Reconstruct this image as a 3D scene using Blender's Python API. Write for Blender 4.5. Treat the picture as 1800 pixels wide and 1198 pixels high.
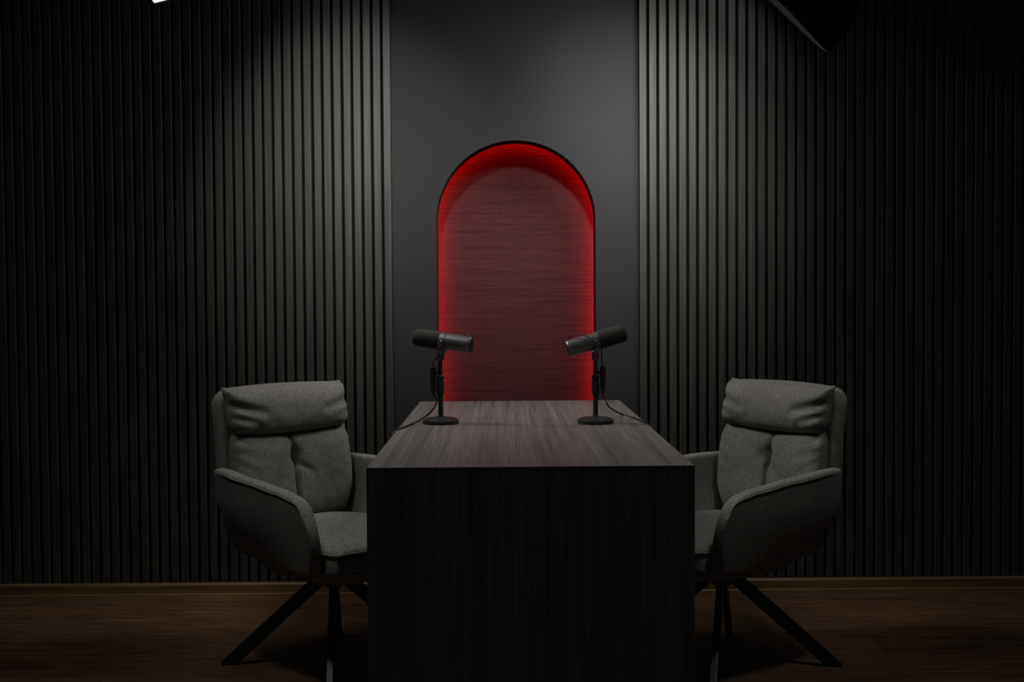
import bpy, math, random
from mathutils import Vector, Matrix, noise

PI = math.pi
C = bpy.context.scene.collection
sc = bpy.context.scene
for o in list(bpy.data.objects):
    bpy.data.objects.remove(o)

# ------------------------------------------------------------------ camera
F_PX = 2230.0
CAM_H = 1.195
CAM_D = 5.16
cam_d = bpy.data.cameras.new('camera')
cam = bpy.data.objects.new('camera', cam_d)
C.objects.link(cam)
cam_d.sensor_width = 36.0
cam_d.lens = F_PX / 1800.0 * 36.0
cam_d.clip_start = 0.05
R_cam = (Matrix.Rotation(-0.0069, 4, 'Z') @ Matrix.Rotation(PI / 2 - math.atan(74 / F_PX), 4, 'X')
         @ Matrix.Rotation(-0.0065, 4, 'Z'))
cam.matrix_world = Matrix.Translation((0, -CAM_D, CAM_H)) @ R_cam
sc.camera = cam
R3 = R_cam.to_3x3()


def ray(px, py):
    return R3 @ Vector(((px - 900.0) / F_PX, (599.0 - py) / F_PX, -1.0))


def at_y(px, py, Y):
    d = ray(px, py)
    t = (Y + CAM_D) / d.y
    return Vector((d.x * t, Y, CAM_H + d.z * t))


def at_z(px, py, Z):
    d = ray(px, py)
    t = (Z - CAM_H) / d.z
    return Vector((d.x * t, -CAM_D + d.y * t, Z))


# ------------------------------------------------------------------ world, view, key lights
w = bpy.data.worlds.new('world')
sc.world = w
w.use_nodes = True
w.node_tree.nodes['Background'].inputs[0].default_value = (0.9, 0.95, 1.0, 1)
w.node_tree.nodes['Background'].inputs[1].default_value = 0.04
sc.view_settings.view_transform = 'Standard'
sc.view_settings.look = 'None'
sc.view_settings.gamma = 1.0
sc.view_settings.exposure = 0.0
sc.view_settings.use_curve_mapping = False


def area_light(name, loc, aim, size, power, spread, color=(1, 0.985, 0.955)):
    ld = bpy.data.lights.new(name, 'AREA')
    ld.shape = 'DISK'
    ld.size = size
    ld.energy = power
    ld.spread = math.radians(spread)
    ld.color = color
    o = bpy.data.objects.new(name, ld)
    C.objects.link(o)
    d = (Vector(aim) - Vector(loc)).normalized()
    o.location = Vector(loc) + d * 0.062
    o.rotation_euler = d.to_track_quat('-Z', 'Y').to_euler()
    return o


# two gridded octagonal softboxes whose lowest corners hang into the top of the frame
RIM_R = 0.46


def place_box(px, py, y, n, spin=0.0):
    """a softbox whose lowest corner sits at a given spot"""
    n = Vector(n).normalized()
    up = (Vector((0, 0, 1)) - n * n.z).normalized()
    sx = up.cross(n).normalized()
    a = math.radians(spin)
    return dict(loc=at_y(px, py, y) - (sx * math.sin(a) - up * math.cos(a)) * RIM_R - n * 0.048, n=n, spin=a)


BOX_R = place_box(1456, 92, -0.68, (-0.68, 0.28, -0.70))
BOX_L = place_box(270, 8, -0.68, (0.67, -0.14, -0.68), 8)
BOX_POWER, BOX_SPREAD = 5.4, 98
for bx_ in (BOX_R, BOX_L):
    bx_['aim'] = bx_['loc'] + bx_['n']
    area_light('softbox_light', bx_['loc'], bx_['aim'], 0.60, BOX_POWER, BOX_SPREAD)
# two unseen fill panels, added above the frame to brighten the chairs
ADDED_PANELS = [Vector((-1.20, -1.85, 2.90)), Vector((1.35, -1.85, 2.90))]
for p_ in ADDED_PANELS:
    area_light('added_fill_light', p_, p_ + Vector((-0.22 * p_.x, 0.22, -1)), 0.28, 1.3, 74)
# two unseen spotlights, added out of frame to pool light on the wall
WASH_X, WASH_Y, WASH_Z = 0.30, -1.75, 2.72
WASH_N, WASH_POWER, WASH_SPREAD = (-0.25, 1.75, -1.05), 2.0, 39
ADDED_WASH = []
for s_ in (-1, 1):
    p_ = Vector((s_ * WASH_X - 0.015, WASH_Y, WASH_Z))
    n_ = Vector((-s_ * WASH_N[0], WASH_N[1], WASH_N[2])).normalized()
    ADDED_WASH.append((p_, n_))
    area_light('added_wash_light', p_, p_ + n_, 0.16, WASH_POWER, WASH_SPREAD, (1, 0.98, 0.95))


# ------------------------------------------------------------------ materials
def new_mat(name):
    m = bpy.data.materials.new(name)
    m.use_nodes = True
    nt = m.node_tree
    b = nt.nodes['Principled BSDF']
    return m, nt, b


def plain(name, col, rough=0.5, metal=0.0, spec=0.5):
    m, nt, b = new_mat(name)
    b.inputs['Base Color'].default_value = (*col, 1)
    b.inputs['Roughness'].default_value = rough
    b.inputs['Metallic'].default_value = metal
    b.inputs['Specular IOR Level'].default_value = spec
    # faint mottling so the surface is never perfectly flat
    tc = nt.nodes.new('ShaderNodeTexCoord')
    n = nt.nodes.new('ShaderNodeTexNoise')
    n.inputs['Scale'].default_value = 60
    nt.links.new(tc.outputs['Object'], n.inputs['Vector'])
    mr = nt.nodes.new('ShaderNodeMapRange')
    mr.inputs[3].default_value = max(0.0, rough - 0.05)
    mr.inputs[4].default_value = min(1.0, rough + 0.05)
    nt.links.new(n.outputs['Fac'], mr.inputs[0])
    nt.links.new(mr.outputs[0], b.inputs['Roughness'])
    return m


def tex(nt, scale, mscale=(1, 1, 1), detail=4, rough=0.6, coord='Object', dist=0.0, rot=(0, 0, 0)):
    tc = nt.nodes.new('ShaderNodeTexCoord')
    mp = nt.nodes.new('ShaderNodeMapping')
    mp.inputs['Scale'].default_value = mscale
    mp.inputs['Rotation'].default_value = rot
    n = nt.nodes.new('ShaderNodeTexNoise')
    n.inputs['Scale'].default_value = scale
    n.inputs['Detail'].default_value = detail
    n.inputs['Roughness'].default_value = rough
    n.inputs['Distortion'].default_value = dist
    nt.links.new(tc.outputs[coord], mp.inputs['Vector'])
    nt.links.new(mp.outputs[0], n.inputs['Vector'])
    return n


def ramp(nt, src, stops):
    r = nt.nodes.new('ShaderNodeValToRGB')
    els = r.color_ramp.elements
    els[0].position, els[0].color = stops[0][0], (*stops[0][1], 1)
    els[1].position, els[1].color = stops[-1][0], (*stops[-1][1], 1)
    for p, c in stops[1:-1]:
        e = els.new(p)
        e.color = (*c, 1)
    nt.links.new(src, r.inputs['Fac'])
    return r


def mix(nt, kind, fac, a, b):
    m = nt.nodes.new('ShaderNodeMix')
    m.data_type = 'RGBA'
    m.blend_type = kind
    m.inputs[0].default_value = fac
    nt.links.new(a, m.inputs[6])
    nt.links.new(b, m.inputs[7])
    return m.outputs[2]


def bump(nt, b, src, strength, dist):
    bp = nt.nodes.new('ShaderNodeBump')
    bp.inputs['Strength'].default_value = strength
    bp.inputs['Distance'].default_value = dist
    nt.links.new(src, bp.inputs['Height'])
    nt.links.new(bp.outputs[0], b.inputs['Normal'])


def mat_slat():
    m, nt, b = new_mat('black_ash_veneer')
    n1 = tex(nt, 1, (420, 60, 3.0), 5, 0.7)
    n2 = tex(nt, 1, (60, 20, 2.2), 3, 0.6)
    c1 = ramp(nt, n1.outputs['Fac'], [(0.30, (0.026, 0.0258, 0.024)), (0.5, (0.052, 0.0515, 0.0465)), (0.72, (0.086, 0.085, 0.074))])
    c2 = ramp(nt, n2.outputs['Fac'], [(0.3, (0.72, 0.71, 0.72)), (0.7, (1.18, 1.18, 1.08))])
    nt.links.new(mix(nt, 'MULTIPLY', 1.0, c1.outputs[0], c2.outputs[0]), b.inputs['Base Color'])
    b.inputs['Roughness'].default_value = 0.5
    b.inputs['Specular IOR Level'].default_value = 0.45
    bump(nt, b, n1.outputs['Fac'], 0.35, 0.0006)
    return m


def mat_paint():
    m, nt, b = new_mat('charcoal_wall_paint')
    n = tex(nt, 3, (1, 1, 1), 3, 0.5)
    c = ramp(nt, n.outputs['Fac'], [(0.3, (0.031, 0.031, 0.033)), (0.7, (0.035, 0.034, 0.036))])
    nt.links.new(c.outputs[0], b.inputs['Base Color'])
    b.inputs['Roughness'].default_value = 0.8
    b.inputs['Specular IOR Level'].default_value = 0.2
    n2 = tex(nt, 350, (1, 1, 1), 2, 0.5)
    bump(nt, b, n2.outputs['Fac'], 0.08, 0.0005)
    return m


def mat_desk():
    m, nt, b = new_mat('grey_brown_woodgrain')
    n1 = tex(nt, 1, (430, 2.0, 430), 5, 0.8, dist=0.2)
    n2 = tex(nt, 1, (38, 0.5, 38), 4, 0.6, dist=0.5)
    c1 = ramp(nt, n1.outputs['Fac'], [(0.30, (0.075, 0.066, 0.064)), (0.5, (0.155, 0.138, 0.133)), (0.70, (0.26, 0.24, 0.23))])
    c2 = ramp(nt, n2.outputs['Fac'], [(0.3, (0.60, 0.58, 0.57)), (0.7, (1.2, 1.18, 1.16))])
    nt.links.new(mix(nt, 'MULTIPLY', 1.0, c1.outputs[0], c2.outputs[0]), b.inputs['Base Color'])
    b.inputs['Roughness'].default_value = 0.42
    b.inputs['Specular IOR Level'].default_value = 0.4
    bump(nt, b, n1.outputs['Fac'], 0.25, 0.0006)
    return m


def mat_desk_vertical():
    m, nt, b = new_mat('grey_brown_woodgrain_upright')
    n1 = tex(nt, 1, (190, 190, 2.6), 5, 0.72, dist=0.35)
    n2 = tex(nt, 1, (24, 24, 0.9), 4, 0.6, dist=0.9)
    c1 = ramp(nt, n1.outputs['Fac'], [(0.30, (0.075, 0.066, 0.064)), (0.5, (0.155, 0.138, 0.133)), (0.70, (0.26, 0.24, 0.23))])
    c2 = ramp(nt, n2.outputs['Fac'], [(0.3, (0.60, 0.58, 0.57)), (0.7, (1.2, 1.18, 1.16))])
    nt.links.new(mix(nt, 'MULTIPLY', 1.0, c1.outputs[0], c2.outputs[0]), b.inputs['Base Color'])
    b.inputs['Roughness'].default_value = 0.42
    b.inputs['Specular IOR Level'].default_value = 0.4
    bump(nt, b, n1.outputs['Fac'], 0.25, 0.0006)
    return m


def mat_floor():
    m, nt, b = new_mat('dark_oak_laminate')
    tc = nt.nodes.new('ShaderNodeTexCoord')
    br = nt.nodes.new('ShaderNodeTexBrick')
    br.offset = 0.37
    br.inputs['Scale'].default_value = 1.0
    br.inputs['Brick Width'].default_value = 1.28
    br.inputs['Row Height'].default_value = 0.19
    br.inputs['Mortar Size'].default_value = 0.0012
    br.inputs['Color1'].default_value = (0.80, 0.78, 0.78, 1)
    br.inputs['Color2'].default_value = (1.15, 1.05, 0.95, 1)
    br.inputs['Mortar'].default_value = (0.25, 0.22, 0.2, 1)
    nt.links.new(tc.outputs['Object'], br.inputs['Vector'])
    n1 = tex(nt, 1, (2.2, 55, 1), 5, 0.65, dist=0.8)
    n2 = tex(nt, 1, (5, 22, 1), 3, 0.5, dist=1.2)
    c1 = ramp(nt, n1.outputs['Fac'], [(0.28, (0.075, 0.042, 0.022)), (0.5, (0.142, 0.083, 0.044)), (0.75, (0.225, 0.138, 0.076))])
    c2 = ramp(nt, n2.outputs['Fac'], [(0.25, (0.55, 0.55, 0.58)), (0.6, (1.05, 1.0, 1.0))])
    a = mix(nt, 'MULTIPLY', 1.0, c1.outputs[0], c2.outputs[0])
    a = mix(nt, 'MULTIPLY', 1.0, a, br.outputs['Color'])
    nt.links.new(a, b.inputs['Base Color'])
    b.inputs['Roughness'].default_value = 0.55
    b.inputs['Specular IOR Level'].default_value = 0.3
    bump(nt, b, n1.outputs['Fac'], 0.15, 0.0008)
    return m


def mat_board():
    m, nt, b = new_mat('oak_skirting')
    n1 = tex(nt, 1, (2.5, 90, 90), 4, 0.6)
    c1 = ramp(nt, n1.outputs['Fac'], [(0.3, (0.13, 0.072, 0.026)), (0.7, (0.28, 0.165, 0.065))])
    nt.links.new(c1.outputs[0], b.inputs['Base Color'])
    b.inputs['Roughness'].default_value = 0.45
    return m


def mat_wallpaper():
    m, nt, b = new_mat('dusty_red_grasscloth')
    h1 = tex(nt, 1, (6, 1, 330), 4, 0.7)
    h2 = tex(nt, 1, (3.0, 1, 150), 4, 0.7)
    v1 = tex(nt, 1, (330, 1, 6), 4, 0.7)
    a = ramp(nt, h1.outputs['Fac'], [(0.30, (0.065, 0.018, 0.020)), (0.55, (0.095, 0.028, 0.031)), (0.8, (0.115, 0.036, 0.039))])
    c = ramp(nt, h2.outputs['Fac'], [(0.36, (0.66, 0.64, 0.64)), (0.52, (1.05, 1.05, 1.05))])
    d = ramp(nt, v1.outputs['Fac'], [(0.36, (0.84, 0.81, 0.81)), (0.52, (1.0, 1.0, 1.0))])
    x = mix(nt, 'MULTIPLY', 1.0, a.outputs[0], c.outputs[0])
    x = mix(nt, 'MULTIPLY', 1.0, x, d.outputs[0])
    nt.links.new(x, b.inputs['Base Color'])
    b.inputs['Roughness'].default_value = 0.8
    b.inputs['Specular IOR Level'].default_value = 0.15
    bump(nt, b, h1.outputs['Fac'], 0.4, 0.001)
    return m


def mat_fabric():
    m, nt, b = new_mat('grey_melange_weave')
    n1 = tex(nt, 1, (230, 230, 720), 4, 0.8)
    n2 = tex(nt, 1, (60, 60, 210), 3, 0.7)
    n3 = tex(nt, 9, (1, 1, 1), 2, 0.5)
    c1 = ramp(nt, n1.outputs['Fac'], [(0.32, (0.080, 0.079, 0.071)), (0.5, (0.190, 0.186, 0.167)), (0.70, (0.42, 0.40, 0.355))])
    c2 = ramp(nt, n2.outputs['Fac'], [(0.32, (0.74, 0.74, 0.74)), (0.68, (1.18, 1.16, 1.14))])
    c3 = ramp(nt, n3.outputs['Fac'], [(0.3, (0.9, 0.9, 0.9)), (0.7, (1.06, 1.06, 1.06))])
    x = mix(nt, 'MULTIPLY', 1.0, c1.outputs[0], c2.outputs[0])
    x = mix(nt, 'MULTIPLY', 1.0, x, c3.outputs[0])
    nt.links.new(x, b.inputs['Base Color'])
    b.inputs['Roughness'].default_value = 0.9
    b.inputs['Specular IOR Level'].default_value = 0.15
    b.inputs['Sheen Weight'].default_value = 0.08
    bump(nt, b, n1.outputs['Fac'], 0.5, 0.0012)
    return m


def emitter(name, col, strength):
    m = bpy.data.materials.new(name)
    m.use_nodes = True
    nt = m.node_tree
    nt.nodes.clear()
    o = nt.nodes.new('ShaderNodeOutputMaterial')
    e = nt.nodes.new('ShaderNodeEmission')
    e.inputs[0].default_value = (*col, 1)
    e.inputs[1].default_value = strength
    nt.links.new(e.outputs[0], o.inputs[0])
    return m


M = dict(
    slat=mat_slat(), paint=mat_paint(), desk=mat_desk(), desk_v=mat_desk_vertical(), floor=mat_floor(),
    board=mat_board(), paper=mat_wallpaper(), fabric=mat_fabric(),
    felt=plain('black_felt_backing', (0.006, 0.006, 0.006), 0.95, spec=0.1),
    ceiling=plain('matt_black_ceiling', (0.012, 0.012, 0.012), 0.9, spec=0.1),
    rim=plain('dark_maroon_reveal', (0.022, 0.006, 0.008), 0.8, spec=0.15),
    leg=plain('black_powder_coat', (0.008, 0.008, 0.008), 0.38),
    mic=plain('dark_grey_enamel', (0.16, 0.16, 0.157), 0.36, 0.6),
    foam=plain('black_foam', (0.050, 0.046, 0.040), 0.95, spec=0.1),
    stand=plain('satin_black_metal', (0.035, 0.035, 0.035), 0.38, 0.4),
    rubber=plain('black_rubber', (0.010, 0.010, 0.010), 0.6),
    chrome=plain('bright_screw_metal', (0.6, 0.6, 0.58), 0.2, 1.0),
    nylon=plain('black_nylon', (0.006, 0.006, 0.006), 0.6, spec=0.3),
    silver=plain('silver_lining', (0.5, 0.5, 0.5), 0.4, 0.6),
    led=emitter('red_led', (1.0, 0.0, 0.004), 29.0),
    diffuser=emitter('lit_white_diffuser', (1.0, 0.97, 0.94), 1.3),
)


# ------------------------------------------------------------------ mesh helpers
class MB:
    def __init__(self):
        self.v, self.f = [], []

    def add(self, vs, fs):
        n = len(self.v)
        self.v += [tuple(p) for p in vs]
        self.f += [tuple(i + n for i in f) for f in fs]

    def box(self, lo, hi):
        x0, y0, z0 = lo
        x1, y1, z1 = hi
        self.add([(x0, y0, z0), (x1, y0, z0), (x1, y1, z0), (x0, y1, z0), (x0, y0, z1), (x1, y0, z1), (x1, y1, z1), (x0, y1, z1)],
                 [(3, 2, 1, 0), (4, 5, 6, 7), (0, 1, 5, 4), (1, 2, 6, 5), (2, 3, 7, 6), (3, 0, 4, 7)])

    def lathe(self, prof, seg=48, mat=None):
        # prof: list of (r, z); axis z
        vs, fs = [], []
        for r, z in prof:
            for k in range(seg):
                a = 2 * PI * k / seg
                vs.append(Vector((r * math.cos(a), r * math.sin(a), z)))
        n = len(prof)
        for i in range(n - 1):
            for k in range(seg):
                k2 = (k + 1) % seg
                fs.append((i * seg + k, i * seg + k2, (i + 1) * seg + k2, (i + 1) * seg + k))
        fs.append(tuple(reversed(range(seg))))
        fs.append(tuple((n - 1) * seg + k for k in range(seg)))
        if mat:
            vs = [mat @ p for p in vs]
        self.add(vs, fs)

    def tube(self, pts, r, seg=12):
        pts = [Vector(p) for p in pts]
        n = len(pts)
        rr = r if isinstance(r, (list, tuple)) else [r] * n
        vs, fs = [], []
        nrm = None
        for i, p in enumerate(pts):
            t = (pts[min(i + 1, n - 1)] - pts[max(i - 1, 0)]).normalized()
            if nrm is None:
                up = Vector((0, 0, 1)) if abs(t.z) < 0.9 else Vector((1, 0, 0))
                nrm = t.cross(up).normalized()
            else:
                nrm = (nrm - t * nrm.dot(t)).normalized()
            bn = t.cross(nrm)
            for k in range(seg):
                a = 2 * PI * k / seg
                vs.append(p + (nrm * math.cos(a) + bn * math.sin(a)) * rr[i])
        for i in range(n - 1):
            for k in range(seg):
                k2 = (k + 1) % seg
                fs.append((i * seg + k, i * seg + k2, (i + 1) * seg + k2, (i + 1) * seg + k))
        fs.append(tuple(reversed(range(seg))))
        fs.append(tuple((n - 1) * seg + k for k in range(seg)))
        self.add(vs, fs)

    def grid(self, P):
        nu, nv = len(P), len(P[0])
        vs = [p for row in P for p in row]
        fs = [(i * nv + j, (i + 1) * nv + j, (i + 1) * nv + j + 1, i * nv + j + 1) for i in range(nu - 1) for j in range(nv - 1)]
        self.add(vs, fs)

    def build(self, name, mat, parent=None, smooth=False, bevel=0, solid=0, sub=0, loc=None, angle=None):
        me = bpy.data.meshes.new(name)
        me.from_pydata(self.v, [], self.f)
        me.validate()
        me.update()
        import bmesh
        bm = bmesh.new()
        bm.from_mesh(me)
        bmesh.ops.recalc_face_normals(bm, faces=bm.faces)
        bm.to_mesh(me)
        bm.free()
        me.materials.append(mat)
        if smooth:
            me.polygons.foreach_set('use_smooth', [True] * len(me.polygons))
        o = bpy.data.objects.new(name, me)
        C.objects.link(o)
        if parent:
            o.parent = parent
        if loc:
            o.location = loc
        if solid:
            s = o.modifiers.new('solid', 'SOLIDIFY')
            s.thickness = solid
            s.offset = 0
        if bevel:
            b = o.modifiers.new('bevel', 'BEVEL')
            b.width = bevel
            b.segments = 3
            b.limit_method = 'ANGLE'
            b.angle_limit = math.radians(35)
        if sub:
            s = o.modifiers.new('sub', 'SUBSURF')
            s.levels = s.render_levels = sub
        if angle:
            me.set_sharp_from_angle(angle=math.radians(angle))
        return o


def empty(name, label, cat, loc=(0, 0, 0), rz=0, group=None):
    o = bpy.data.objects.new(name, None)
    C.objects.link(o)
    o.location = loc
    o.rotation_euler = (0, 0, rz)
    o.empty_display_size = 0.1
    tag(o, label, cat, group)
    return o


def tag(o, label, cat, group=None):
    o['label'] = label
    o['category'] = cat
    if group:
        o['group'] = group
    return o


def struct(o, label=None):
    o['kind'] = 'structure'
    if label:
        o['label'] = label
    return o


def spline(pts, n=12):
    pts = [Vector(p) for p in pts]
    out = []
    for i in range(len(pts) - 1):
        p0, p1, p2, p3 = pts[max(i - 1, 0)], pts[i], pts[i + 1], pts[min(i + 2, len(pts) - 1)]
        for k in range(n):
            t = k / n
            out.append(0.5 * ((2 * p1) + (p2 - p0) * t + (2 * p0 - 5 * p1 + 4 * p2 - p3) * t * t + (3 * p1 - p0 - 3 * p2 + p3) * t ** 3))
    out.append(pts[-1])
    return out


def sstep(a, b, x):
    t = max(0.0, min(1.0, (x - a) / (b - a)))
    return t * t * (3 - 2 * t)


def interp(tab, x):
    if x <= tab[0][0]:
        return tab[0][1]
    for (a, va), (b, vb) in zip(tab, tab[1:]):
        if x <= b:
            t = (x - a) / (b - a)
            t = t * t * (3 - 2 * t) * 0.5 + t * 0.5
            return va + (vb - va) * t
    return tab[-1][1]


# ------------------------------------------------------------------ room shell
ROOM_X, ROOM_F, ROOM_H = 2.9, -6.2, 3.1
SKIRT_H, SKIRT_Y = 0.050, -0.036
SLAT_F, SLAT_B = -0.021, -0.009          # slat front face and felt face
xl = at_y(690.0, 600, SLAT_F).x           # inner edges of the slatted cladding
xr = at_y(1125.2, 600, SLAT_F).x

b = MB()
b.box((-ROOM_X, ROOM_F, -0.1), (ROOM_X, 0.4, 0.0))
struct(b.build('floor', M['floor']), 'dark brown oak laminate floor with planks running along the wall')
b = MB()
b.box((-ROOM_X, ROOM_F, ROOM_H), (ROOM_X, 0.4, ROOM_H + 0.1))
struct(b.build('ceiling', M['ceiling']))
for nm, x0, x1 in (('wall_left', -ROOM_X - 0.1, -ROOM_X), ('wall_right', ROOM_X, ROOM_X + 0.1)):
    b = MB()
    b.box((x0, ROOM_F, 0.0), (x1, 0.4, ROOM_H))
    struct(b.build(nm, M['ceiling']))

# arch opening in the central wall
pc = at_y(907, 387, 0.0)
ARC_X, ARC_Z = pc.x, pc.z
ARC_R = (at_y(1047, 420, 0.0).x - at_y(767.5, 420, 0.0).x) / 2
ARC_BOT = 0.30


def arch_pts(r, bot, n=72):
    pts = [(ARC_X - r, bot + (ARC_Z - bot) * k / 8) for k in range(8)]
    pts += [(ARC_X - r * math.cos(PI * k / n), ARC_Z + r * math.sin(PI * k / n)) for k in range(n + 1)]
    pts += [(ARC_X + r, ARC_Z - (ARC_Z - bot) * (k + 1) / 8) for k in range(8)]
    return pts


def wall_center():
    b = MB()
    r = ARC_R
    A = arch_pts(r, ARC_BOT)
    n = len(A)
    X0, X1, Z0, Z1 = xl - 0.03, xr + 0.03, 0.0, ROOM_H
    O = []
    for x, z in A:
        if z <= ARC_Z:
            O.append((X0 if x < ARC_X else X1, z))
        else:
            a = math.atan2(z - ARC_Z, x - ARC_X)
            ca, sa = math.cos(a), math.sin(a)
            t = min((X1 - ARC_X) / ca if ca > 1e-6 else 9e9, (X0 - ARC_X) / ca if ca < -1e-6 else 9e9, (Z1 - ARC_Z) / sa)
            O.append((ARC_X + t * ca, ARC_Z + t * sa))
    vs = [(x, 0, z) for x, z in A] + [(x, 0, z) for x, z in O]
    fs = [(i, i + 1, n + i + 1, n + i) for i in range(n - 1)]
    k = len(vs)
    vs += [(X0, 0, Z0), (X1, 0, Z0), (X0, 0, Z1), (X1, 0, Z1)]
    fs.append((k, k + 1, 2 * n - 1, n - 1, 0, n))
    # top corners
    iL = max(i for i in range(n) if abs(O[i][0] - X0) < 1e-6)
    iR = min(i for i in range(n) if abs(O[i][0] - X1) < 1e-6)
    fs.append((n + iL, n + iL + 1, k + 2))
    fs.append((n + iR - 1, n + iR, k + 3))
    b.add(vs, fs)
    o = b.build('wall_back', M['paint'])
    return struct(o, 'smooth charcoal painted wall between the two slatted claddings')


wall_center()
for nm, x0, x1 in (('left', -ROOM_X, xl - 0.03), ('right', xr + 0.03, ROOM_X)):
    pass


# slatted claddings
def cladding(name, x_in, sgn, label):
    pitch, sw, ch = 0.0400, 0.0283, 0.0012
    n = int((ROOM_X - abs(x_in)) / pitch) + 1
    b = MB()
    prof = [(-sw / 2, SLAT_B), (-sw / 2, SLAT_F + ch), (-sw / 2 + ch, SLAT_F), (sw / 2 - ch, SLAT_F), (sw / 2, SLAT_F + ch), (sw / 2, SLAT_B)]
    for k in range(n):
        xc = x_in + sgn * (sw / 2 + k * pitch)
        if abs(xc) + sw / 2 > ROOM_X:
            break
        vs = [(xc + x, y, SKIRT_H) for x, y in prof] + [(xc + x, y, ROOM_H) for x, y in prof]
        m = len(prof)
        b.add(vs, [(i, (i + 1) % m, m + (i + 1) % m, m + i) for i in range(m)] + [tuple(range(m)), tuple(range(m, 2 * m))])
    o = struct(b.build(name, M['slat']), label)
    f = MB()
    xa, xb = sorted((x_in - sgn * 0.002, sgn * ROOM_X))
    f.box((xa, SLAT_B, SKIRT_H), (xb, 0.001, ROOM_H))
    f.build('felt_backing', M['felt'], o)
    return o


cladding('wall_back_left', xl, -1, 'black vertical wood slats cladding the wall left of the arch')
cladding('wall_back_right', xr, 1, 'black vertical wood slats cladding the wall right of the arch')

b = MB()
bp_ = [(0.0, 0.0), (SKIRT_Y - 0.007, 0.0), (SKIRT_Y - 0.007, 0.004), (SKIRT_Y, 0.009), (SKIRT_Y, SKIRT_H - 0.008), (SKIRT_Y + 0.006, SKIRT_H), (0.0, SKIRT_H)]
m_ = len(bp_)
b.add([(-ROOM_X, y, z) for y, z in bp_] + [(ROOM_X, y, z) for y, z in bp_],
      [(i, (i + 1) % m_, m_ + (i + 1) % m_, m_ + i) for i in range(m_)] + [tuple(range(m_)), tuple(range(m_, 2 * m_))])
struct(b.build('baseboard_back', M['board']), 'low brown oak skirting board along the foot of the slatted wall')

# ------------------------------------------------------------------ arched niche
RIM_D, BACK_D = 0.120, 0.178
niche = empty('arched_niche', 'tall arched wall niche with dusty red woven lining and glowing red edge', 'niche', (ARC_X, 0, ARC_BOT))


def local(pts, org):
    return [(x - org[0], y - org[1], z - org[2]) for x, y, z in pts]


def ribbon(A, B, ya, yb, closed=True):
    """strip between arch outline A at depth ya and outline B at depth yb"""
    org = (ARC_X, 0, ARC_BOT)
    b = MB()
    n = len(A)
    vs = local([(x, ya, z) for x, z in A] + [(x, yb, z) for x, z in B], org)
    fs = [(i, i + 1, n + i + 1, n + i) for i in range(n - 1)]
    if closed:
        fs.append((n - 1, 0, n, 2 * n - 1))
    return b, vs, fs


A0 = arch_pts(ARC_R, ARC_BOT)
A1 = arch_pts(ARC_R + 0.05, ARC_BOT - 0.05)
A2 = arch_pts(ARC_R + 0.018, ARC_BOT - 0.018)
A3 = arch_pts(ARC_R + 0.032, ARC_BOT - 0.032)
b = MB()
for a, c, ya, yb in ((A0, A0, 0.0, RIM_D), (A0, A1, RIM_D, RIM_D), (A1, A1, RIM_D, BACK_D)):
    _, vs, fs = ribbon(a, c, ya, yb)
    b.add(vs, fs)
b.build('reveal', M['rim'], niche, smooth=True, angle=40)
b = MB()
vs = local([(x, BACK_D, z) for x, z in arch_pts(ARC_R + 0.051, ARC_BOT - 0.051)], (ARC_X, 0, ARC_BOT))
b.add(vs, [tuple(range(len(vs)))])
b.build('woven_lining', M['paper'], niche)
b = MB()
_, vs, fs = ribbon(A2, A3, RIM_D + 0.004, RIM_D + 0.004, closed=False)
b.add(vs, fs)
led = b.build('led_strip', M['led'], niche)
led['label'] = 'glowing red light strip'

# ------------------------------------------------------------------ desk
DESK_H = 0.785
fl, fr = at_z(645.0, 820.8, DESK_H), at_z(1224.0, 818.8, DESK_H)
bl, br_ = at_z(739.0, 704.0, DESK_H), at_z(1089.5, 704.0, DESK_H)
DX0, DX1 = (fl.x + bl.x) / 2, (fr.x + br_.x) / 2
DY0, DY1 = (fl.y + fr.y) / 2, min(-0.045, (bl.y + br_.y) / 2)
print('DESK', fl, fr, bl, br_, 'x', DX0, DX1, 'w', DX1 - DX0, 'y', DY0, DY1)
DXC, DYC = (DX0 + DX1) / 2, (DY0 + DY1) / 2
desk = empty('desk', 'long dark woodgrain desk with a solid panel end facing the camera', 'desk', (DXC, DYC, 0))
hx, hy, T = (DX1 - DX0) / 2, (DY1 - DY0) / 2, 0.040


def extrude_x(b, prof):
    m = len(prof)
    b.add([(-hx, y, z) for y, z in prof] + [(hx, y, z) for y, z in prof],
          [(i, (i + 1) % m, m + (i + 1) % m, m + i) for i in range(m)] + [tuple(range(m)), tuple(range(m, 2 * m))])


b = MB()
extrude_x(b, [(-hy, DESK_H), (hy, DESK_H), (hy - T, DESK_H - T), (-hy + T, DESK_H - T)])
b.build('desktop', M['desk'], desk, bevel=0.0008)
for s in (-1, 1):
    b = MB()
    extrude_x(b, [(s * hy, 0), (s * hy, DESK_H - 0.0004), (s * (hy - T), DESK_H - T - 0.0004), (s * (hy - T), 0)])
    b.build('end_panel', M['desk_v'], desk, bevel=0.0006)


# ------------------------------------------------------------------ armchairs
def crease(a, b, segs):
    d = 0.0
    for a0, b0, a1, b1, wd, dp in segs:
        vx, vy = a1 - a0, b1 - b0
        L = vx * vx + vy * vy
        t = max(0, min(1, ((a - a0) * vx + (b - b0) * vy) / L))
        q = ((a - a0 - t * vx) ** 2 + (b - b0 - t * vy) ** 2) ** 0.5
        taper = 1 - 0.75 * t
        d += dp * taper * math.exp(-(q / wd) ** 2)
    return d


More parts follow.
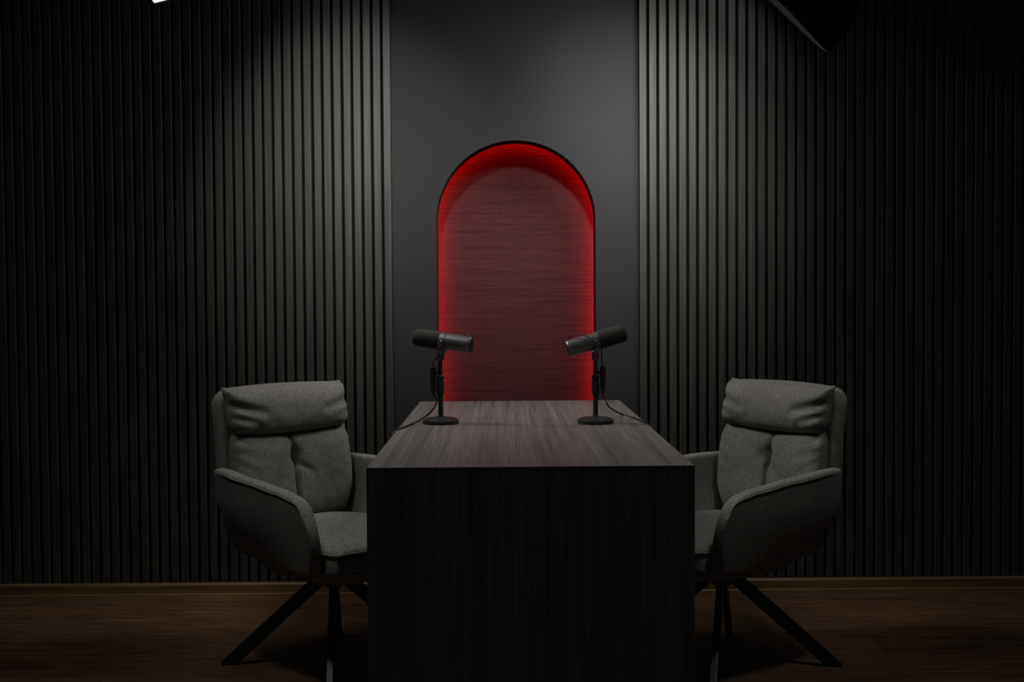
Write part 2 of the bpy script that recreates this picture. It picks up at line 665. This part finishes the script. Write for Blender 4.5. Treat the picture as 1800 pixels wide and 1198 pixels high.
def back_cushion(parent, seed, flip):
    """puffy back cushion with folded head section and a central tuft; local front is -y"""
    nu, nv = 96, 120
    rnd = random.Random(seed)
    F, Bk = [], []
    # creases in (a, b) with b measured in the same units as a
    H0, H1 = 0.44, 0.905
    hh = H1 - H0
    wr = []
    for sgn in (-1, 1):
        k = 1.0 if sgn == flip else 0.55
        wr += [(sgn * 1.0, 0.88, sgn * 0.50, 0.82, 0.035, 0.026 * k), (sgn * 1.0, 0.80, sgn * 0.62, 0.75, 0.028, 0.016 * k),
               (sgn * 1.0, 0.62, sgn * 0.60, 0.68, 0.035, 0.009 * k), (sgn * 0.98, 0.55, sgn * 0.58, 0.50, 0.04, 0.008 * k),
               (sgn * 1.0, 0.49, sgn * 0.70, 0.40, 0.035, 0.007 * k), (sgn * 0.9, 0.67, sgn * 0.35, 0.76, 0.03, 0.006)]
    wr += [(0.02, 0.44, 0.26, 0.36, 0.030, 0.010), (0.0, 0.45, -0.16, 0.49, 0.03, 0.006), (0.0, 0.40, 0.10, 0.52, 0.03, 0.006)]
    for i in range(nu + 1):
        a = -1 + 2 * i / nu
        rf, rb = [], []
        for j in range(nv + 1):
            v = j / nv
            # width: pinched at the fold, flared ears on top
            fold = 0.678
            wdt = 0.243 + 0.003 * math.sin(PI * min(1, v / fold)) - 0.010 * math.exp(-((v - fold) / 0.05) ** 2) + 0.006 * sstep(0.9, 1.0, v)
            wdt -= 0.028 * sstep(0.25, 0.0, v)
            x = a * wdt
            z = H0 + hh * v + 0.004 * sstep(0.86, 1.0, abs(a)) * sstep(0.8, 1.0, v) + 0.006 * (1 - a * a) * sstep(0.8, 1, v)
            z -= 0.012 * (1 - a * a) * math.exp(-((v - fold) / 0.08) ** 2)
            ea = max(0.0, 1 - abs(a) ** 5) ** 0.42
            # head roll and lower pillow each bulge
            if v > fold:
                t = (v - fold) / (1 - fold)
                pb = (max(0.0, 1 - abs(2 * t - 1) ** 2.6)) ** 0.55
                th = 0.018 + 0.078 * pb * (1 - 0.18 * t)
                edge = 1.0 - sstep(0.90, 1.0, t) * 0.8
            else:
                t = v / fold
                pb = (max(0.0, 1 - abs(2 * t - 1) ** 3.2)) ** 0.5
                th = 0.018 + 0.060 * pb
                edge = 1.0 - sstep(0.08, 0.0, t) * 0.8
                # vertical seam with a tuft near its top
                th -= 0.016 * math.exp(-(a / 0.035) ** 2) * (1 if t > 0.02 else 0)
                th -= 0.012 * math.exp(-(a / 0.16) ** 2) * sstep(0.0, 0.9, t)
                th -= 0.016 * math.exp(-(a / 0.09) ** 2 - ((t - 0.74) / 0.07) ** 2)
            th = th * (0.12 + 0.88 * ea) * edge
            th -= 1.2 * crease(a, v, wr) * ea ** 0.3
            th += 0.004 * noise.noise(Vector((a * 2.2 + seed, v * 3.5, seed * 1.7))) * ea
            th += 0.0016 * noise.noise(Vector((a * 7 + seed, v * 12, 3.1))) * ea
            th = max(th, 0.004)
            lean = 0.266 + (z - 0.75) * (0.19 if z > 0.75 else 0.06)
            cur = -0.030 * (abs(a) ** 2)               # wraps forward at the sides
            rf.append(Vector((x, lean + cur - th, z)))
            rb.append(Vector((x, lean + cur + 0.022 * ea * (1 - abs(2 * v - 1) ** 6), z)))
        F.append(rf)
        Bk.append(rb)
    b = MB()
    b.grid(F)
    n0 = len(b.v)
    b.grid(Bk)
    # close the rim
    W = nv + 1

    def idx(i, j, back):
        return (n0 if back else 0) + i * W + j
    loop = [(i, 0) for i in range(nu)] + [(nu, j) for j in range(nv)] + [(i, nv) for i in range(nu, 0, -1)] + [(0, j) for j in range(nv, 0, -1)]
    for k in range(len(loop)):
        p, q = loop[k], loop[(k + 1) % len(loop)]
        b.f.append((idx(*p, False), idx(*q, False), idx(*q, True), idx(*p, True)))
    return b.build('back_cushion', M['fabric'], parent, smooth=True)


def backrest(parent):
    """padded outer shell of the back: a curved slab behind the cushion"""
    P = []
    nu, nv = 16, 14
    for i in range(nu + 1):
        a = -1 + 2 * i / nu
        row = []
        for j in range(nv + 1):
            v = j / nv
            corner = 1 - max(0.0, 1 - (1 - abs(a)) / 0.16) ** 2 * 0.07 if True else 1
            ztop = 0.902 - 0.040 * max(0.0, (abs(a) - 0.80) / 0.20) ** 2
            z = 0.372 + (ztop - 0.372) * v
            wdt = 0.268 - 0.045 * sstep(0.33, 0.0, v)
            x = a * wdt
            y = 0.315 + (z - 0.75) * (0.17 if z > 0.75 else 0.07) - 0.055 * abs(a) ** 2.6
            y += 0.02 * sstep(0.45, 0.33, z) * 0 - 0.08 * sstep(0.52, 0.33, z)
            row.append(Vector((x, y, z)))
        P.append(row)
    b = MB()
    b.grid(P)
    return b.build('backrest', M['fabric'], parent, smooth=True, solid=0.048, sub=2)


def armrest(parent, s):
    P = []
    nu, nv = 18, 12
    top = [(0.0, 0.650), (0.2, 0.648), (0.5, 0.634), (0.75, 0.616), (0.89, 0.597), (0.96, 0.568), (1.0, 0.500)]
    bot = [(0.0, 0.392), (0.06, 0.378), (0.3, 0.372), (0.6, 0.362), (0.9, 0.352), (1.0, 0.370)]
    for i in range(nu + 1):
        u = i / nu
        y = 0.255 - 0.505 * u
        zt, zb = interp(top, u), interp(bot, u)
        row = []
        for j in range(nv + 1):
            v = j / nv
            z = zb + (zt - zb) * v
            x = 0.296 - 0.026 * (1 - sstep(0.0, 0.35, u)) - 0.016 * sstep(0.6, 1.0, u)
            x -= 0.075 * (1 - 0.65 * sstep(0.35, 0.95, u)) * (max(0.0, 1 - (z - 0.33) / 0.22)) ** 1.6
            x += 0.005 * sstep(0.5, 0.68, z)
            yy = y - 0.012 * math.sin(PI * v) * u - 0.045 * (1 - v) * (1 - u)
            row.append(Vector((s * x, yy, z)))
        P.append(row)
    b = MB()
    b.grid(P)
    o = b.build('armrest', M['fabric'], parent, smooth=True, solid=0.050, sub=2)
    # sewn welt just below the outer top edge
    pts = []
    for i in range(nu):
        p = P[i][nv]
        pts.append(Vector((p.x + s * 0.0255, p.y - 0.004 * (i / nu), p.z - 0.010 - 0.004)))
    for j in range(nv - 2, nv - 6, -1):
        p = P[nu][j]
        pts.append(Vector((p.x + s * 0.0245, p.y + 0.012, p.z)))
    w_ = MB()
    sp_ = spline(pts[1:], 3)
    w_.tube(sp_, [0.0019 * min(1.0, 0.15 + min(q, len(sp_) - 1 - q) / 12) for q in range(len(sp_))], 8)
    w_.build('welt', M['fabric'], o, smooth=True)
    return o


def seat(parent):
    # upholstered seat base under the cushion
    b = MB()
    nu, nv = 40, 40
    top, botm = [], []
    for i in range(nu + 1):
        a = -1 + 2 * i / nu
        rt, rb = [], []
        for j in range(nv + 1):
            c = -1 + 2 * j / nv           # -1 front, +1 rear
            # squircle map
            x = a * 0.262 * math.sqrt(1 - 0.24 * c * c)
            y = -0.058 + c * 0.285 * math.sqrt(1 - 0.26 * a * a)
            ed = (max(0.0, 1 - abs(a) ** 6) * max(0.0, 1 - abs(c) ** 6)) ** 0.4
            z = 0.428 + 0.014 * ed + 0.036 * (1 - a * a) * (1 - 0.8 * c * c) + 0.008 * sstep(-1, 0.6, c)
            z += 0.003 * noise.noise(Vector((a * 2.5, c * 2.5, 4.2)))
            rt.append(Vector((x, y, z)))
            rb.append(Vector((x * 0.985, -0.058 + (y + 0.058) * 0.985, 0.372)))
        top.append(rt)
        botm.append(rb)
    b.grid(top)
    n0 = len(b.v)
    b.grid(botm)
    W = nv + 1
    loop = [(i, 0) for i in range(nu)] + [(nu, j) for j in range(nv)] + [(i, nv) for i in range(nu, 0, -1)] + [(0, j) for j in range(nv, 0, -1)]
    for k in range(len(loop)):
        p, q = loop[k], loop[(k + 1) % len(loop)]
        b.f.append((p[0] * W + p[1], q[0] * W + q[1], n0 + q[0] * W + q[1], n0 + p[0] * W + p[1]))
    cu = b.build('seat_cushion', M['fabric'], parent, smooth=True, angle=60)
    # piping along the top front edge
    rim_ = [top[0][j] for j in range(nv // 2, 0, -1)] + [top[i][0] for i in range(nu + 1)] + [top[nu][j] for j in range(1, nv // 2 + 1)]
    pts = [Vector((p.x * 1.003, -0.058 + (p.y + 0.058) * 1.003, p.z - 0.004)) for p in rim_]
    p_ = MB()
    p_.tube(pts, 0.0028, 8)
    p_.build('piping', M['fabric'], cu, smooth=True)
    b = MB()
    prof = [(0.10, 0.318), (0.20, 0.321), (0.242, 0.331), (0.257, 0.350), (0.258, 0.376)]
    seg = 96
    vs, fs = [], []
    for r, z in prof:
        for k in range(seg):
            t = 2 * PI * k / seg
            cx, sy = math.cos(t), math.sin(t)
            e = 1.0 / (abs(cx) ** 4.6 + abs(sy) ** 4.6) ** (1 / 4.6)
            vs.append((cx * r * e * (1 - 0.14 * max(0.0, sy)), -0.058 + sy * r * e * (1.08 if sy < 0 else 0.84), z))
    for i in range(len(prof) - 1):
        for k in range(seg):
            fs.append((i * seg + k, i * seg + (k + 1) % seg, (i + 1) * seg + (k + 1) % seg, (i + 1) * seg + k))
    fs.append(tuple(range(seg)))
    fs.append(tuple((len(prof) - 1) * seg + k for k in range(seg)))
    b.add(vs, fs)
    b.build('seat_base', M['fabric'], parent, smooth=True, angle=50)


def chair_leg(ang, R):
    b = MB()
    ca, sa = math.cos(ang), math.sin(ang)
    d, n = Vector((ca, sa, 0)), Vector((-sa, ca, 0))
    # side outline in (r, z): a flat bar widening towards the foot
    outline = [(0.020, 0.300), (0.020, 0.268), (R - 0.046, 0.0), (R + 0.002, 0.0), (R + 0.004, 0.010), (0.046, 0.300)]
    h = 0.0115
    vs = [d * r + n * h + Vector((0, 0, z)) for r, z in outline] + [d * r - n * h + Vector((0, 0, z)) for r, z in outline]
    m = len(outline)
    b.add(vs, [(i, (i + 1) % m, m + (i + 1) % m, m + i) for i in range(m)] + [tuple(range(m)), tuple(range(m, 2 * m))])
    return b


def armchair(label, loc, face, base_ang, R, seed, flip):
    """face: heading of the seat's front in the world (radians from +x)"""
    rz = face + PI / 2
    t = empty('armchair', label, 'armchair', loc, rz, 'grey upholstered swivel armchairs at the desk')
    backrest(t)
    for s in (-1, 1):
        armrest(t, s)
    back_cushion(t, seed, flip)
    seat(t)
    b = MB()
    b.lathe([(0.028, 0.250), (0.032, 0.258), (0.032, 0.297), (0.070, 0.300), (0.070, 0.310), (0.12, 0.312), (0.12, 0.319)], 40)
    b.build('swivel_hub', M['leg'], t, smooth=True, angle=30)
    for k in range(4):
        chair_leg(base_ang + k * PI / 2 - rz, R).build('leg', M['leg'], t, bevel=0.003)
    return t


armchair('grey fabric swivel armchair left of the desk, its front turned to the right', (-0.566, -0.985, 0),
         math.radians(-43.5), math.radians(95), 0.365, 3, -1)
armchair('grey fabric swivel armchair right of the desk, its front turned to the left', (0.715, -1.010, 0),
         math.radians(180 + 31), math.radians(76), 0.38, 8, 1)


# ------------------------------------------------------------------ microphones
def mic_set(base, head_c, front, pitch_px, side, lab_m, lab_s, lab_c, cable_px):
    """base: foot on the desk; head_c: centre of the head; front: unit vector the capsule points along; side: where the plug hangs"""
    g = 'broadcast microphones on desk stands'
    st = empty('microphone_stand', lab_s, 'microphone stand', base, 0, 'round-based desk stands')
    b = MB()
    b.lathe([(0.0575, 0.0), (0.0595, 0.002), (0.0600, 0.009), (0.0585, 0.0125), (0.0560, 0.0140), (0.0545, 0.0142), (0.0535, 0.0165), (0.046, 0.0195),
             (0.020, 0.0225), (0.012, 0.0235)], 72)
    b.build('base', M['stand'], st, smooth=True, angle=28)
    b = MB()
    b.lathe([(0.0110, 0.0235), (0.0110, 0.026), (0.0082, 0.027), (0.0082, 0.105)], 32)
    b.build('pole', M['stand'], st, smooth=True, angle=28)
    b = MB()
    b.lathe([(0.0115, 0.096), (0.0128, 0.098), (0.0128, 0.128), (0.0118, 0.131), (0.0118, 0.142), (0.0085, 0.146)], 32)
    b.build('height_collar', M['rubber'], st, smooth=True, angle=28)
    b = MB()
    b.lathe([(0.0095, 0.144), (0.0128, 0.147), (0.0132, 0.152), (0.0128, 0.157), (0.0095, 0.160)], 32)
    b.build('clamp_ring', M['chrome'] if False else M['stand'], st, smooth=True, angle=28)
    ztop = 0.212
    b = MB()
    b.lathe([(0.0068, 0.158), (0.0068, ztop)], 24)
    b.build('upper_rod', M['stand'], st, smooth=True, angle=28)

    # head
    top = Vector(base) + Vector((0, 0, ztop))
    mc = empty('microphone', lab_m, 'microphone', top, 0, g)
    hc = Vector(head_c) - top
    fz = Vector(front).normalized()
    upv = Vector((0, 0, 1))
    sx = upv.cross(fz).normalized()
    uy = fz.cross(sx)
    MX = Matrix.Translation(hc) @ Matrix((sx, uy, fz)).transposed().to_4x4()
    b = MB()
    b.lathe([(0.0262, -0.098), (0.0272, -0.096), (0.0275, -0.090), (0.0275, -0.014), (0.0262, -0.0125), (0.0262, -0.010), (0.0283, -0.009), (0.0283, 0.008), (0.026, 0.010)], 56, MX)
    b.build('body', M['mic'], mc, smooth=True, angle=25)
    b = MB()
    b.lathe([(0.0240, -0.1005), (0.0262, -0.0995), (0.0262, -0.098)], 40, MX)
    b.build('rear_plate', M['rubber'], mc, smooth=True, angle=25)
    b = MB()
    b.lathe([(0.0283, 0.008), (0.0298, 0.012), (0.0302, 0.03), (0.0290, 0.080), (0.0272, 0.092), (0.0225, 0.0995), (0.012, 0.1025), (0.002, 0.103)], 56, MX)
    b.build('foam_windscreen', M['foam'], mc, smooth=True, angle=45)
    # yoke: two arms from the ring down to a swivel block on the rod
    b = MB()
    for s in (-1, 1):
        p0 = MX @ Vector((s * 0.0325, 0, -0.001))
        pts = [p0, MX @ Vector((s * 0.0335, -0.020, -0.001)), hc * 0.42 + sx * (s * 0.026), hc * 0.18 + sx * (s * 0.008)]
        sp = spline(pts, 8)
        vs, fs = [], []
        for i, p in enumerate(sp):
            tt = (sp[min(i + 1, len(sp) - 1)] - sp[max(i - 1, 0)]).normalized()
            wv = fz - tt * fz.dot(tt)
            wv.normalize()
            nv_ = tt.cross(wv)
            hw, ht = 0.0085, 0.0017
            vs += [p + wv * hw + nv_ * ht, p - wv * hw + nv_ * ht, p - wv * hw - nv_ * ht, p + wv * hw - nv_ * ht]
        m = len(sp)
        for i in range(m - 1):
            for k in range(4):
                fs.append((i * 4 + k, i * 4 + (k + 1) % 4, (i + 1) * 4 + (k + 1) % 4, (i + 1) * 4 + k))
        fs += [(0, 1, 2, 3), (4 * m - 1, 4 * m - 2, 4 * m - 3, 4 * m - 4)]
        b.add(vs, fs)
    b.lathe([(0.0085, -0.004), (0.0120, -0.002), (0.0120, 0.018), (0.0085, 0.022)], 28)
    b.build('yoke', M['mic'], mc, smooth=True, angle=30, bevel=0.0006)
    for s in (-1, 1):
        b = MB()
        Rs = MX @ Matrix.Translation((s * 0.0335, 0, -0.001)) @ Matrix.Rotation(s * PI / 2, 4, 'Y')
        b.lathe([(0.0050, -0.004), (0.0050, 0.0015), (0.0040, 0.0035), (0.0015, 0.0045)], 24, Rs)
        k = b.build('pivot_screw', M['chrome'], mc, smooth=True, angle=40)
        k['label'] = 'bright metal pivot screw'
    # socket block beside the rod, with the lead from the rear of the head
    plug_c = Vector((side * 0.024, -0.004, -0.052))
    b = MB()
    b.lathe([(0.0085, -0.022), (0.0095, -0.020), (0.0095, 0.026), (0.0070, 0.029)], 28, Matrix.Translation(plug_c))
    b.box((min(0, plug_c.x), -0.005, -0.048), (max(0, plug_c.x), 0.003, -0.040))
    b.build('connector_socket', M['rubber'], mc, smooth=True, angle=30)
    e0 = MX @ Vector((0.004, 0.0270, -0.084))
    if side > 0:      # loops over the camera side of the head
        pth = [e0, MX @ Vector((-0.004, 0.037, -0.080)), MX @ Vector((-0.014, 0.039, -0.060)), MX @ Vector((-0.028, 0.026, -0.032)),
               MX @ Vector((-0.038, 0.004, -0.010)), MX @ Vector((-0.036, -0.024, 0.006))]
    else:             # tucked behind the head
        pth = [e0, MX @ Vector((-0.004, 0.034, -0.080)), MX @ Vector((-0.020, 0.028, -0.064)), MX @ Vector((-0.034, 0.006, -0.040)), MX @ Vector((-0.038, -0.020, -0.008))]
    pth += [plug_c + Vector((-side * 0.004, 0.0, 0.050)), plug_c + Vector((0, 0, 0.027))]
    b = MB()
    b.tube(spline(pth, 10), 0.0019, 10)
    b.build('lead', M['rubber'], mc, smooth=True)

    # cable with its plug, running over the desk edge
    p0 = top + plug_c + Vector((0, 0, -0.022))
    cb = empty('microphone_cable', lab_c, 'cable', p0, 0, 'black microphone cables')
    b = MB()
    b.lathe([(0.0045, -0.040), (0.0060, -0.034), (0.0080, -0.026), (0.0088, -0.020), (0.0088, 0.0)], 28)
    b.build('plug', M['stand'], cb, smooth=True, angle=30)
    pts = [Vector((0, 0, -0.038))] + [Vector(q) - p0 for q in cable_px]
    b = MB()
    b.tube(spline(pts, 12), 0.0029, 12)
    b.build('cord', M['rubber'], cb, smooth=True)
    return mc


Zt = DESK_H
base_l = at_z(775, 744, Zt)
base_r = at_z(1047, 743.5, Zt)
print('MIC', base_l, base_r)
yl, yr = base_l.y, base_r.y
hl = at_y(778.5, 599, yl)
hr = at_y(1048, 598.5, yr)


def edge_path(px_list, y, sgn, Zt=Zt):
    return px_list


xe = DX0
eL, eR = at_z(696, 758, Zt), at_z(1140, 748, Zt)


def under_edge(X, sg, y0):
    """the stretch of cable below the desk's long edge, running back towards the wall and down to the floor"""
    return [Vector((X + sg * 0.007, y0, Zt - 0.003)), Vector((X + sg * 0.010, y0 + 0.03, Zt - 0.045)), Vector((X + sg * 0.009, y0 + 0.22, Zt - 0.075)),
            Vector((X + sg * 0.009, -0.62, Zt - 0.085)), Vector((X + sg * 0.010, -0.50, 0.50)), Vector((X + sg * 0.012, -0.42, 0.20)), Vector((X + sg * 0.014, -0.36, 0.005))]


cl = [at_y(768, 705, yl - 0.01), at_y(757, 724, yl - 0.005), at_z(738, 738, Zt + 0.004), at_z(716, 748, Zt + 0.0035)] + under_edge(DX0, -1, eL.y)
mic_set(base_l, hl, Vector((-0.955, 0.24, 0.135)), 0, -1,
        'dark grey broadcast microphone on the left stand, foam end pointing left',
        'black round-based desk stand at the left side of the desktop',
        'black cable dropping over the left long edge of the desk', cl)
cr = [at_y(1063, 700, yr - 0.01), at_y(1072, 716, yr - 0.005), at_z(1094, 728, Zt + 0.0035), at_z(1120, 736, Zt + 0.0035)] + under_edge(DX1, 1, eR.y)
mic_set(base_r, hr, Vector((0.965, 0.03, 0.262)), 0, 1,
        'dark grey broadcast microphone on the right stand, foam end pointing right',
        'black round-based desk stand at the right side of the desktop',
        'black cable dropping over the right long edge of the desk', cr)


# ------------------------------------------------------------------ softboxes
def softbox(box, label, rim_r=RIM_R, depth=0.34):
    loc, aim, spin = box['loc'], box['aim'], box['spin']
    n = (aim - loc).normalized()
    up = (Vector((0, 0, 1)) - n * n.z).normalized()
    sx = up.cross(n).normalized()
    # local frame: x = sx, y = up, z = n (front)
    MX = Matrix((sx, up, n)).transposed().to_4x4()
    root = empty('softbox', label, 'studio light', loc, 0, 'octagonal softboxes above the desk')

    def ring(r, z):
        off = spin
        return [MX @ Vector((r * math.sin(k * PI / 4 + off), -r * math.cos(k * PI / 4 + off), z)) for k in range(8)]
    # shell: curved panels from rim to the apex
    prof = [(rim_r, 0.050), (rim_r, 0.0)] + [(rim_r * math.cos(t) ** 0.9 if t < 1.5 else 0.07, -depth * math.sin(t)) for t in [0.18 * k for k in range(1, 8)]] + [(0.075, -depth)]
    rings = [ring(max(r, 0.075), z) for r, z in prof]
    b = MB()
    vs = [p for rg in rings for p in rg]
    fs = [(i * 8 + k, i * 8 + (k + 1) % 8, (i + 1) * 8 + (k + 1) % 8, (i + 1) * 8 + k) for i in range(len(rings) - 1) for k in range(8)]
    b.add(vs, fs)
    b.build('shell', M['nylon'], root, solid=0.003)
    # rods inside sleeves along the eight folds
    for k in range(8):
        b = MB()
        pts = [rg[k] * 1.0 for rg in rings[1:]]
        b.tube(pts, 0.0055, 8)
        b.build('rib', M['stand'], root, smooth=True)
    # hem around the front lip
    b = MB()
    rg = ring(rim_r + 0.002, 0.044)
    for k in range(8):
        b.tube([rg[k], rg[(k + 1) % 8]], 0.005, 8)
    b.build('hem', M['stand'], root, smooth=True)
    b = MB()
    b.add(ring(rim_r - 0.006, 0.047), [tuple(range(8))])
    d = b.build('diffuser', M['diffuser'], root)
    d['label'] = 'lit white front cloth'
    # egg-crate grid in front of the diffuser
    b = MB()
    step = 0.045
    ap = (rim_r - 0.012) * math.cos(PI / 8)
    k = -int(ap / step)
    while k * step <= ap:
        q = k * step
        lim = (rim_r - 0.012) - abs(q) * 0.42 if abs(q) > 0.001 else rim_r - 0.012
        lim = min(lim, 9)
        # chord half length of the octagon with a vertex on each axis
        R_ = rim_r - 0.012
        best = 0
        for m in range(200):
            y = m * R_ / 200
            ang = math.atan2(q, y) if (q or y) else 0
            a8 = (abs(ang) % (PI / 4)) - PI / 8
            rad = R_ * math.cos(PI / 8) / math.cos(a8)
            if math.hypot(q, y) <= rad:
                best = y
        h = 0.002
        for axis in (0, 1):
            vs = []
            for s1 in (-1, 1):
                for zz in (0.0474, 0.0500):
                    for hh in (-h, h):
                        p = (q + hh, s1 * best, zz) if axis == 0 else (s1 * best, q + hh, zz)
                        vs.append(MX @ Vector(p))
            b.add(vs, [(0, 1, 3, 2), (4, 6, 7, 5), (0, 2, 6, 4), (1, 5, 7, 3), (2, 3, 7, 6), (0, 4, 5, 1)])
        k += 1
    b.build('honeycomb_grid', M['nylon'], root)
    # speed ring, lamp body and ceiling mount
    b = MB()
    b.lathe([(0.085, -depth - 0.02), (0.085, -depth + 0.01)], 32, MX)
    b.build('speed_ring', M['stand'], root, smooth=True, angle=30)
    b = MB()
    b.lathe([(0.05, -depth - 0.26), (0.062, -depth - 0.25), (0.062, -depth - 0.03), (0.05, -depth - 0.018)], 32, MX)
    b.build('lamp_housing', M['stand'], root, smooth=True, angle=30)
    b = MB()
    j = MX @ Vector((0, 0, -depth - 0.14))
    b.tube([j + Vector((0, 0, 0.05)), Vector((j.x, j.y, ROOM_H - loc.z - 0.001))], 0.014, 16)
    b.build('ceiling_pole', M['stand'], root, smooth=True, angle=40)
    return root


softbox(BOX_R, 'black octagonal softbox at the top edge, right of the arch, seen from behind')
softbox(BOX_L, 'softbox at the top edge, left of the arch, its lit front just showing')


# ------------------------------------------------------------------ added lights, unseen above the frame: wall wash, chair fill
for (p_, n_), side in zip(ADDED_WASH, ('left', 'right')):
    t = empty('added_spotlight', 'added unseen spotlight hung above the ' + side + ' end of the arch wall', 'spotlight', p_, 0, 'added spotlights washing the wall')
    MX = n_.to_track_quat('Z', 'Y').to_matrix().to_4x4()
    b = MB()
    b.lathe([(0.105, 0.045), (0.110, 0.045), (0.110, -0.14), (0.08, -0.16), (0.06, -0.16), (0.10, -0.12), (0.105, 0.0)], 40, MX)
    b.build('lamp_housing', M['stand'], t, smooth=True, angle=30)
    b = MB()
    b.lathe([(0.095, -0.002), (0.095, 0.002)], 40, MX)
    b.build('lens', M['diffuser'], t)
    b = MB()
    j = MX @ Vector((0, 0, -0.10))
    b.tube([j + Vector((0, 0, 0.02)), Vector((j.x, j.y, ROOM_H - p_.z - 0.001))], 0.010, 14)
    b.build('ceiling_pole', M['stand'], t, smooth=True, angle=40)


for p_, side in zip(ADDED_PANELS, ('left', 'right')):  # fixtures for the added chair fill, outside the view
    t = empty('added_fill_panel', 'added unseen fill panel hung above and in front of the ' + side + ' armchair', 'ceiling light', p_, 0, 'added fill panels over the chairs')
    b = MB()
    b.box((-0.17, -0.17, 0.0), (0.17, 0.17, 0.05))
    b.build('housing', M['stand'], t, bevel=0.004)
    b = MB()
    b.box((-0.15, -0.15, -0.004), (0.15, 0.15, 0.0))
    b.build('diffuser', M['diffuser'], t)
    b = MB()
    b.tube([(0, 0, 0.048), (0, 0, ROOM_H - p_.z - 0.001)], 0.008, 10)
    b.build('hanging_rod', M['stand'], t, smooth=True, angle=40)
